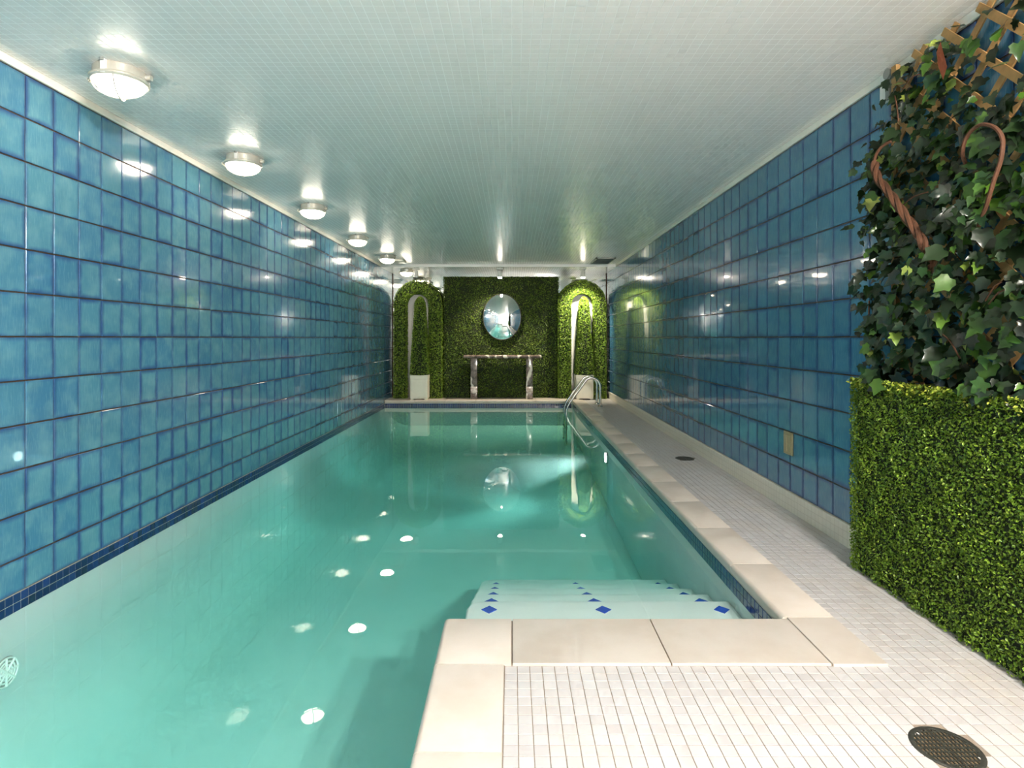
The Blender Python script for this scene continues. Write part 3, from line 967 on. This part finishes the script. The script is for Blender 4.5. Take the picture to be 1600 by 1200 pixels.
# topiaries in planters
def topiary(cx, cy, lab_p, lab_t):
    root = prop(empty('square_planter', (cx, cy, 0.010)), lab_p, 'planter', 'cream planters under the arches')
    h = .54
    mb = MB(); mb.box(-.19, .19, -.19, .19, 0.02, h, .012); mb.obj('body', M['planter'], root)
    for s in (-1,):
        mb = MB(); mb.box(-.165, .165, -.199, -.188, .06, .42, .004); mb.obj('front_panel', M['planter'], root)
    mb = MB(); mb.box(-.197, .197, -.197, .197, h - .085, h, .008); mb.obj('rim', M['planter'], root)
    for sx in (-1, 1):
        for sy in (-1, 1):
            mb = MB(); mb.box(sx * .15 - .03, sx * .15 + .03, sy * .15 - .03, sy * .15 + .03, 0, .03); mb.obj('foot', M['planter'], root)
    t = prop(empty('topiary_column', (cx, cy, h)), lab_t, 'topiary', 'tapered topiaries under the arches')
    H = 1.74
    mb = MB()
    mb.lathe([(0, 0.004), (.20, 0.004), (.19, .2), (.11, 1.45), (.07, 1.62), (0, 1.68)], 14); mb.obj('core', M['hedge_core'], t)
    n = 8500
    z = RNG.uniform(0.02, H, n)
    hw = np.where(z < 1.5, .205 - (.205 - .115) * z / 1.5, .115 * np.sqrt(np.clip(1 - ((z - 1.5) / .24) ** 2, 0, 1)))
    side = RNG.integers(0, 4, n); w = RNG.uniform(-1, 1, n) * hw
    jit = RNG.random(n) * .02
    x = np.where(side == 0, w, np.where(side == 1, w, np.where(side == 2, -(hw - jit), hw - jit)))
    yv = np.where(side == 0, -(hw - jit), np.where(side == 1, hw - jit, w))
    N = np.stack([np.where(side == 2, -1.0, np.where(side == 3, 1.0, 0)), np.where(side == 0, -1.0, np.where(side == 1, 1.0, 0)), np.full(n, .3)], 1)
    leaf_cloud('foliage', np.stack([x, yv, z], 1), N, .030, M['boxwood_far'], t, .7)
topiary(-2.035, 12.78, 'cream square planter below the left green arch, on the pool coping', 'tall tapered green topiary inside the left arch beside the blue wall')
topiary(1.60, 12.84, 'cream square planter behind the pool ladder below the right arch', 'tall tapered green topiary inside the right arch behind the pool ladder')

# ------------------------------------------------------------------ ivy on a trellis
TX = 2.165
trel = prop(empty('lattice_trellis', (TX, 2.2, 1.1)), 'diagonal cedar lattice trellis behind the ivy on the right wall', 'trellis')
ty0, ty1, tz0, tz1 = 1.05, 3.25, 1.10, 2.90
def slat(p, d, lay):
    # clip the centre line to the rectangle
    t0, t1 = -9, 9
    for c, dd, lo, hi in ((p[0], d[0], ty0, ty1), (p[1], d[1], tz0, tz1)):
        a, b = (lo - c) / dd, (hi - c) / dd
        t0, t1 = max(t0, min(a, b)), min(t1, max(a, b))
    L = t1 - t0
    if L < .08: return
    mb = MB(); mb.box(-.004, .004, -L / 2, L / 2, -.019, .019)
    o = mb.obj('slat', M['cedar'], trel)
    tm = (t0 + t1) / 2
    o.location = (lay - TX, p[0] + d[0] * tm - 2.2, p[1] + d[1] * tm - 1.1)
    o.rotation_euler = (math.atan2(d[1], d[0]), 0, 0)
s2 = math.sqrt(.5)
for k in range(-12, 14):
    slat((2.2 + k * .215, 2.0), (s2, s2), TX - .0045)
    slat((2.2 + k * .215, 2.0), (s2, -s2), TX + .0045)
off(MB().box(TX - .012, TX + .012, ty1 - .02, ty1 + .02, tz0, tz1).obj('frame_post', M['cedar'], trel), trel)

ivy = prop(empty('ivy_plant', (2.08, 2.6, 1.1)), 'dark glossy ivy climbing the lattice above the box hedge', 'ivy')
def ivy_leaf(kind):
    """lobed leaf in xy, stalk at origin, tip toward +y, unit length"""
    if kind == 0:
        half = [(0.0, 0.0), (.20, -.12), (.44, -.02), (.34, .18), (.52, .42), (.27, .46), (.20, .68), (0.0, 1.0)]
    elif kind == 1:
        half = [(0.0, 0.0), (.16, -.10), (.36, .04), (.30, .22), (.36, .40), (.20, .48), (.12, .72), (0.0, 1.0)]
    else:
        half = [(0.0, 0.0), (.22, -.08), (.42, .10), (.40, .30), (.46, .52), (.26, .60), (.14, .78), (0.0, 1.0)]
    bm = bmesh.new()
    mid = [(0, y) for y in (0.0, .18, .45, .70, 1.0)]
    def z(x, y): return .22 * abs(x) - .16 * (y - .4) ** 2 - .10 * x * x
    right = [bm.verts.new((x, y, z(x, y))) for x, y in half[1:-1]]
    left = [bm.verts.new((-x, y, z(x, y))) for x, y in half[1:-1]]
    c = [bm.verts.new((x, y, z(x, y) - .02)) for x, y in mid]
    for side, sgn in ((right, 1), (left, -1)):
        tri = [(c[0], side[0], side[1]), (c[0], side[1], c[1]), (c[1], side[1], side[2]), (c[1], side[2], side[3]), (c[1], side[3], c[2]),
               (c[2], side[3], side[4]), (c[2], side[4], c[3]), (c[3], side[4], side[5]), (c[3], side[5], c[4])]
        for tr in tri:
            bm.faces.new(tr if sgn > 0 else tr[::-1])
    me = bpy.data.meshes.new('leaf'); bm.to_mesh(me); bm.free(); me.materials.append(M['ivy']); me.shade_smooth()
    return me
IV = [ivy_leaf(k) for k in range(3)]
def leaf_matrix(p, nrm, tip, s):
    n = Vector(nrm).normalized(); t = Vector(tip); t = (t - n * t.dot(n)).normalized()
    x = t.cross(n)
    return Matrix(((x.x * s, t.x * s, n.x * s, p[0]), (x.y * s, t.y * s, n.y * s, p[1]), (x.z * s, t.z * s, n.z * s, p[2]), (0, 0, 0, 1)))
R2 = random.Random(5)
leaves = []
def dens(y, z):
    """thinner at the top, where the lattice shows"""
    d = 1.0
    if z > 2.35: d = 0.75
    if z > 2.5 and y < 2.75: d = 0.42
    if y < 2.62 and 2.35 < z < 2.88: d = 0.16
    return d
tries = 0
while len(leaves) < 1500 and tries < 9000:
    tries += 1
    y = R2.uniform(1.9, 3.46); z = R2.uniform(1.10, 2.87)
    edge = 3.40 + .05 * math.sin(z * 9) + .04 * math.sin(z * 23 + 1) - max(0, z - 2.35) * .50
    if y > edge: continue
    if R2.random() > dens(y, z): continue
    thick = .06 + .07 * min(1, max(0, (2.6 - z) / 1.2)) + .03 * math.sin(y * 8 + z * 6)
    dpt = R2.random() ** .7
    x = TX - .02 - thick * dpt
    s = R2.choice((.045, .055, .065, .075, .09, .10)) * R2.uniform(.8, 1.1)
    n = (-1.0 + R2.gauss(0, .4), -.35 + R2.gauss(0, .5), .35 + R2.gauss(0, .45))
    tip = (R2.gauss(-.2, .4), R2.gauss(0, .7), R2.gauss(-.8, .5))
    leaves.append((dpt, leaf_matrix((x, y, z), n, tip, s), R2.randrange(3), y, x, z, s))
# sprigs that reach out over the blue tiles
for cx, cz, cnt in ((3.44, 1.62, 10), (3.47, 2.02, 10), (3.40, 2.38, 9), (3.27, 2.60, 8), (3.40, 1.25, 8), (3.16, 2.80, 7), (2.45, 1.12, 10), (2.32, 1.08, 9), (2.775, 1.72, 12), (2.49, 1.86, 9)):
    for _ in range(cnt):
        p = (2.09 + R2.gauss(0, .03) - (.06 if cz < 1.2 and cx < 3 else .125 if cx < 2.8 else 0), cx + R2.gauss(0, .03), cz + R2.gauss(0, .045))
        s = R2.uniform(.035, .06)
        leaves.append((1.2, leaf_matrix(p, (-1 + R2.gauss(0, .4), -.5 + R2.gauss(0, .4), .3 + R2.gauss(0, .4)), (R2.gauss(-.2, .4), R2.gauss(.2, .5), -.7), s), R2.randrange(3), p[1], p[0], p[2], s))
def shown(l):
    dpt, m, k, y, x, z, s = l
    px = VX + F * x / y; py = VY - F * (z - CAM_Z) / y
    return px < 1602 and py > -2
vis = [l for l in leaves if shown(l)]
vis.sort(key=lambda l: -(l[0] * .5 + l[6] * 6))
top = set(id(l) for l in vis[:300])
inv = Matrix.Translation(-ivy.location)
rest_by = []
for l in leaves:
    if id(l) in top:
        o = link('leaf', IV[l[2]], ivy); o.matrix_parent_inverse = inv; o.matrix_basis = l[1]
    else: rest_by.append(l)
Vs, Fs, offn = [], [], 0
src = []
for me in IV:
    v = np.empty(len(me.vertices) * 3); me.vertices.foreach_get('co', v)
    f = np.array([list(p.vertices) for p in me.polygons])
    src.append((v.reshape(-1, 3), f))
for l in rest_by:
    v, f = src[l[2]]; A = np.array(l[1])
    Vs.append(v @ A[:3, :3].T + A[:3, 3]); Fs.append(f + offn); offn += len(v)
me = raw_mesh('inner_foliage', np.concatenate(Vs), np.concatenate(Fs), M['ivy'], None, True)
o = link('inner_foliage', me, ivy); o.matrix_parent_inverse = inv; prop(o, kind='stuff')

# stems
def strand(pts, r, name, mat, twist=0, ph=0.0, n=7):
    P = [Vector(p) for p in pts]
    # catmull-rom
    out = []
    for i in range(len(P) - 1):
        p0 = P[max(i - 1, 0)]; p1 = P[i]; p2 = P[i + 1]; p3 = P[min(i + 2, len(P) - 1)]
        for k in range(10):
            t = k / 10
            out.append(.5 * ((2 * p1) + (-p0 + p2) * t + (2 * p0 - 5 * p1 + 4 * p2 - p3) * t * t + (-p0 + 3 * p1 - 3 * p2 + p3) * t ** 3))
    out.append(P[-1])
    if twist:
        q = []
        for i, p in enumerate(out):
            t = (out[min(i + 1, len(out) - 1)] - out[max(i - 1, 0)]).normalized()
            a = Vector((1, 0, 0)); a = (a - t * a.dot(t)).normalized(); b = t.cross(a)
            th = ph + twist * i / len(out)
            q.append(p + (a * math.cos(th) + b * math.sin(th)) * r * .95)
        out = q
    mb = MB(); mb.tube(out, r, n)
    o = mb.obj(name, mat, ivy, True); o.matrix_parent_inverse = inv
    return o
def wallpt(px, py, X):
    Y = F * X / (px - VX); return (X, Y, CAM_Z + (VY - py) * Y / F)
tw = [wallpt(1366, 255, 2.02), wallpt(1372, 278, 2.0), wallpt(1392, 305, 1.985), wallpt(1414, 336, 1.975), wallpt(1438, 372, 1.98), wallpt(1452, 402, 2.02), wallpt(1462, 425, 2.10)]
strand(tw, .0125, 'twisted_vine', M['vine'], 20, 0)
strand(tw, .0125, 'twisted_vine', M['vine'], 20, 2.1)
strand(tw, .0115, 'twisted_vine', M['vine'], 20, 4.2)
strand([wallpt(1366, 262, 2.02), wallpt(1368, 244, 2.02), wallpt(1378, 229, 2.03), wallpt(1392, 221, 2.05)], .008, 'vine_tendril', M['vine'])
strand([wallpt(1512, 262, 2.06), wallpt(1504, 240, 1.985), wallpt(1511, 213, 1.975), wallpt(1530, 196, 1.975), wallpt(1552, 198, 1.975), wallpt(1566, 216, 1.975),
        wallpt(1564, 248, 1.975), wallpt(1552, 285, 1.975), wallpt(1542, 318, 1.99), wallpt(1532, 345, 2.03), wallpt(1526, 365, 2.10)], .0085, 'vine_hoop', M['vine'])
strand([wallpt(1358, 470, 2.12), wallpt(1357, 510, 2.11), wallpt(1356, 530, 2.11), wallpt(1364, 555, 2.12)], .004, 'vine_tendril', M['bark_red'])
for a, b in (((1410, 140), (1436, 116)), ((1540, 470), (1566, 440)), ((1545, 475), (1575, 452)), ((1400, 330), (1450, 300)), ((1500, 560), (1470, 520)), ((1404, 190), (1398, 150))):
    strand([wallpt(*a, 2.03), wallpt((a[0] + b[0]) / 2, (a[1] + b[1]) / 2 - 6, 2.02), wallpt(*b, 2.03)], .0035, 'vine_tendril', M['vine'])
# a strip of reddish bark hanging among the leaves
bk = [wallpt(1469, 66, 1.99), wallpt(1463, 82, 1.985), wallpt(1466, 104, 1.98), wallpt(1473, 124, 1.98)]
bk2 = [wallpt(1470, 66, 1.97), wallpt(1474, 82, 1.955), wallpt(1480, 104, 1.95), wallpt(1474, 124, 1.96)]
bm = bmesh.new()
A = [bm.verts.new(p) for p in bk]; B = [bm.verts.new(p) for p in bk2]
for i in range(3): bm.faces.new((A[i], A[i + 1], B[i + 1], B[i]))
bmesh.ops.solidify(bm, geom=bm.faces[:], thickness=.005)
bmesh.ops.recalc_face_normals(bm, faces=bm.faces)
me = bpy.data.meshes.new('bark_strip'); bm.to_mesh(me); bm.free(); me.materials.append(M['bark_red'])
o = link('bark_strip', me, ivy); o.matrix_parent_inverse = inv

# ------------------------------------------------------------------ console table and oval mirror
tab = prop(empty('console_table', (-.21, 12.82, 0.010)), 'brown marble console table in front of the green wall panel', 'table')
def slab_part(name, x0, x1, y0, y1, z0, z1, mat, bev=.012):
    o = MB().box(x0, x1, y0, y1, z0, z1, bev, 3).obj(name, mat, tab, True); return o
slab_part('table_top', -.865, .865, -.17, .21, .905, .975, M['marble'], .03)
for s, xx in ((-1, -.63), (1, .595)):
    slab_part('leg', xx - .072, xx + .072, -.12, .12, .28, .905, M['marble'], .004)
    o = slab_part('leg_block', xx - .074, xx + .074, -.122, .122, .135, .28, M['marble_light'], .004)
    o = slab_part('leg_foot', xx - .072, xx + .072, -.12, .12, 0, .135, M['marble'], .004)

mir = prop(empty('oval_mirror', (-.225, 13.02, 1.84)), 'convex oval mirror hung on the green wall panel above the table', 'mirror')
bm = bmesh.new()
a_, c_, b_ = .425, .515, .058
rings = []
for i in range(0, 15):
    r = i / 14
    if i == 0: rings.append([bm.verts.new((0, -b_, 0))]); continue
    rings.append([bm.verts.new((a_ * r * math.cos(2 * PI * k / 64), -b_ * (1 - r * r), c_ * r * math.sin(2 * PI * k / 64))) for k in range(64)])
for A, B in zip(rings[:-1], rings[1:]):
    for k in range(64):
        k2 = (k + 1) % 64
        if len(A) == 1: bm.faces.new((A[0], B[k], B[k2]))
        else: bm.faces.new((A[k], B[k], B[k2], A[k2]))
bmesh.ops.recalc_face_normals(bm, faces=bm.faces)
me = bpy.data.meshes.new('glass'); bm.to_mesh(me); bm.free(); me.materials.append(M['mirror']); me.shade_smooth()
link('glass', me, mir)
pts = [(a_ * math.cos(q), .004, c_ * math.sin(q)) for q in np.linspace(0, 2 * PI, 65)]
MB().tube(pts, .010, 8, False).obj('rim', M['rim'], mir, True)
MB().box(-.1, .1, .0, .07, -.1, .1).obj('backing', M['rim'], mir)

# ------------------------------------------------------------------ pool ladder
lad = prop(empty('pool_ladder', (1.4, 11.65, 0)), 'stainless steel pool ladder with two curved handrails at the far corner', 'ladder')
for yy in (-.22, .22):
    x0, x1 = 1.75 - 1.4, 1.07 - 1.4
    pts = [(x0, yy, 0.0), (x0, yy, .34)]
    for q in np.linspace(0, PI * .70, 12):
        pts.append((x0 - .17 + .17 * math.cos(q), yy, .40 + .17 * math.sin(q)))
    ex, ez = pts[-1][0], pts[-1][2]
    pts.append((x1 + .09, yy, .10))
    pts += [(x1 + .045, yy, .02), (x1 + .012, yy, -.06), (x1, yy, -.16), (x1, yy, -1.30)]
    MB().tube(pts, .025, 12).obj('handrail', M['steel'], lad, True)
    mb = MB(); mb.lathe([(.022, .03), (.030, .028), (.055, .006), (.055, 0), (.022, 0)], 20, (x0, yy, 0.001), close=True)
    mb.obj('flange', M['steel'], lad, True)
for zz in (-.42, -.70, -.98):
    MB().box(1.07 - 1.4 - .035, 1.07 - 1.4 + .035, -.22, .22, zz - .012, zz + .012, .006).obj('rung', M['steel'], lad)

# ------------------------------------------------------------------ drains
def drain(x, y, lab):
    root = prop(empty('floor_drain', (x, y, 0)), lab, 'drain', 'round floor drains in the white deck')
    mb = MB(); mb.lathe([(0, -.0012), (.098, -.0012)], 32); mb.obj('pit', M['pit'], root)
    mb = MB(); mb.lathe([(.089, -.0015), (.106, -.0015), (.106, .001), (.103, .0035), (.092, .0035), (.089, .002)], 40, close=True); mb.obj('rim', M['iron'], root, True)
    for ax in (0, 1):
        k = -.078
        while k < .085:
            L = math.sqrt(.0905 ** 2 - k * k)
            th = .0022 if abs(k) > .005 else .004
            mb = MB()
            if ax == 0: mb.box(k - th, k + th, -L, L, -.0008, .0028)
            else: mb.box(-L, L, k - th, k + th, -.0008, .0026)
            mb.obj('bar', M['iron'], root)
            k += .013 if ax == 0 else .0195
    return root
drain(DRAINS[0][0], DRAINS[0][1], 'large round cast iron drain grate in the white tiles nearest the camera')
drain(DRAINS[1][0], DRAINS[1][1], 'small distant round drain grate on the narrow walk beside the right wall')

# suction grate on the left pool wall under water
gr = prop(empty('pool_grate', (XL + .008, 3.145, ZW - .345)), 'round white slotted grate under water on the left pool wall', 'grate')
mb = MB(); mb.cyl((0, 0, 0), .082, .079, .008, 32, 'x'); mb.obj('backing', M['vent_metal'], gr)
for r in (.022, .038, .055, .074):
    pts = [(.010, r * math.cos(q), r * math.sin(q)) for q in np.linspace(0, 2 * PI, 41)]
    MB().tube(pts, .005, 6, False).obj('ring', M['grate_white'], gr, True)
for q in np.linspace(0, PI, 5)[:-1]:
    MB().tube([(.012, .075 * math.cos(q), .075 * math.sin(q)), (.012, -.075 * math.cos(q), -.075 * math.sin(q))], .006, 6).obj('spoke', M['grate_white'], gr, True)

# ------------------------------------------------------------------ wall plate, ceiling vent, bracket
pl = prop(empty('wall_plate', (XR - .001, 4.57, .53)), 'tan metal outlet cover on the lower blue tiles of the right wall', 'outlet')
MB().box(-.012, .0, -.072, .072, -.09, .09, .004).obj('plate', M['brass'], pl)
for s in (-1, 1):
    MB().box(-.017, -.010, s * .031 - .024, s * .031 + .024, -.068, .068, .003).obj('flap', M['brass'], pl)
vt = prop(empty('ceiling_vent', (1.82, 11.55, ZC)), 'grey ceiling air vent grille near the right end of the far wall', 'vent')
MB().box(-.17, .17, -.38, .38, -.012, -.002).obj('backing', M['iron'], vt)
mb = MB(); mb.box(-.19, .19, -.40, -.37, -.02, 0); mb.box(-.19, .19, .37, .40, -.02, 0); mb.box(-.19, -.16, -.40, .40, -.02, 0); mb.box(.16, .19, -.40, .40, -.02, 0)
mb.obj('frame', M['vent_metal'], vt)
for k in range(14):
    o = MB().box(-.165, .165, -.012, .012, -.0015, .0015).obj('louver', M['vent_metal'], vt)
    o.location = (0, -.34 + k * .0525, -.014); o.rotation_euler = (.6, 0, 0)
br = prop(empty('wall_bracket', (XR, 3.32, 2.80)), 'white bracket with grey clip below the ceiling where the ivy begins', 'bracket')
MB().box(-.028, .0, -.085, .085, -.06, .10, .005).obj('plate', M['white_plastic'], br)
MB().box(-.040, -.027, -.022, .016, -.062, .085, .003).obj('clip', M['grey_plastic'], br)
MB().cyl((-.045, -.003, .085), .03, .03, .012, 16, 'x').obj('hook', M['grey_plastic'], br)
ap = prop(empty('access_panel', (-2.45, 11.55, ZC)), 'raised round-cornered cream panel on the ceiling between the last lamps', 'panel')
MB().box(-.17, .30, -.2, .2, -.04, 0, .018, 3).obj('lid', M['trim'], ap, True)
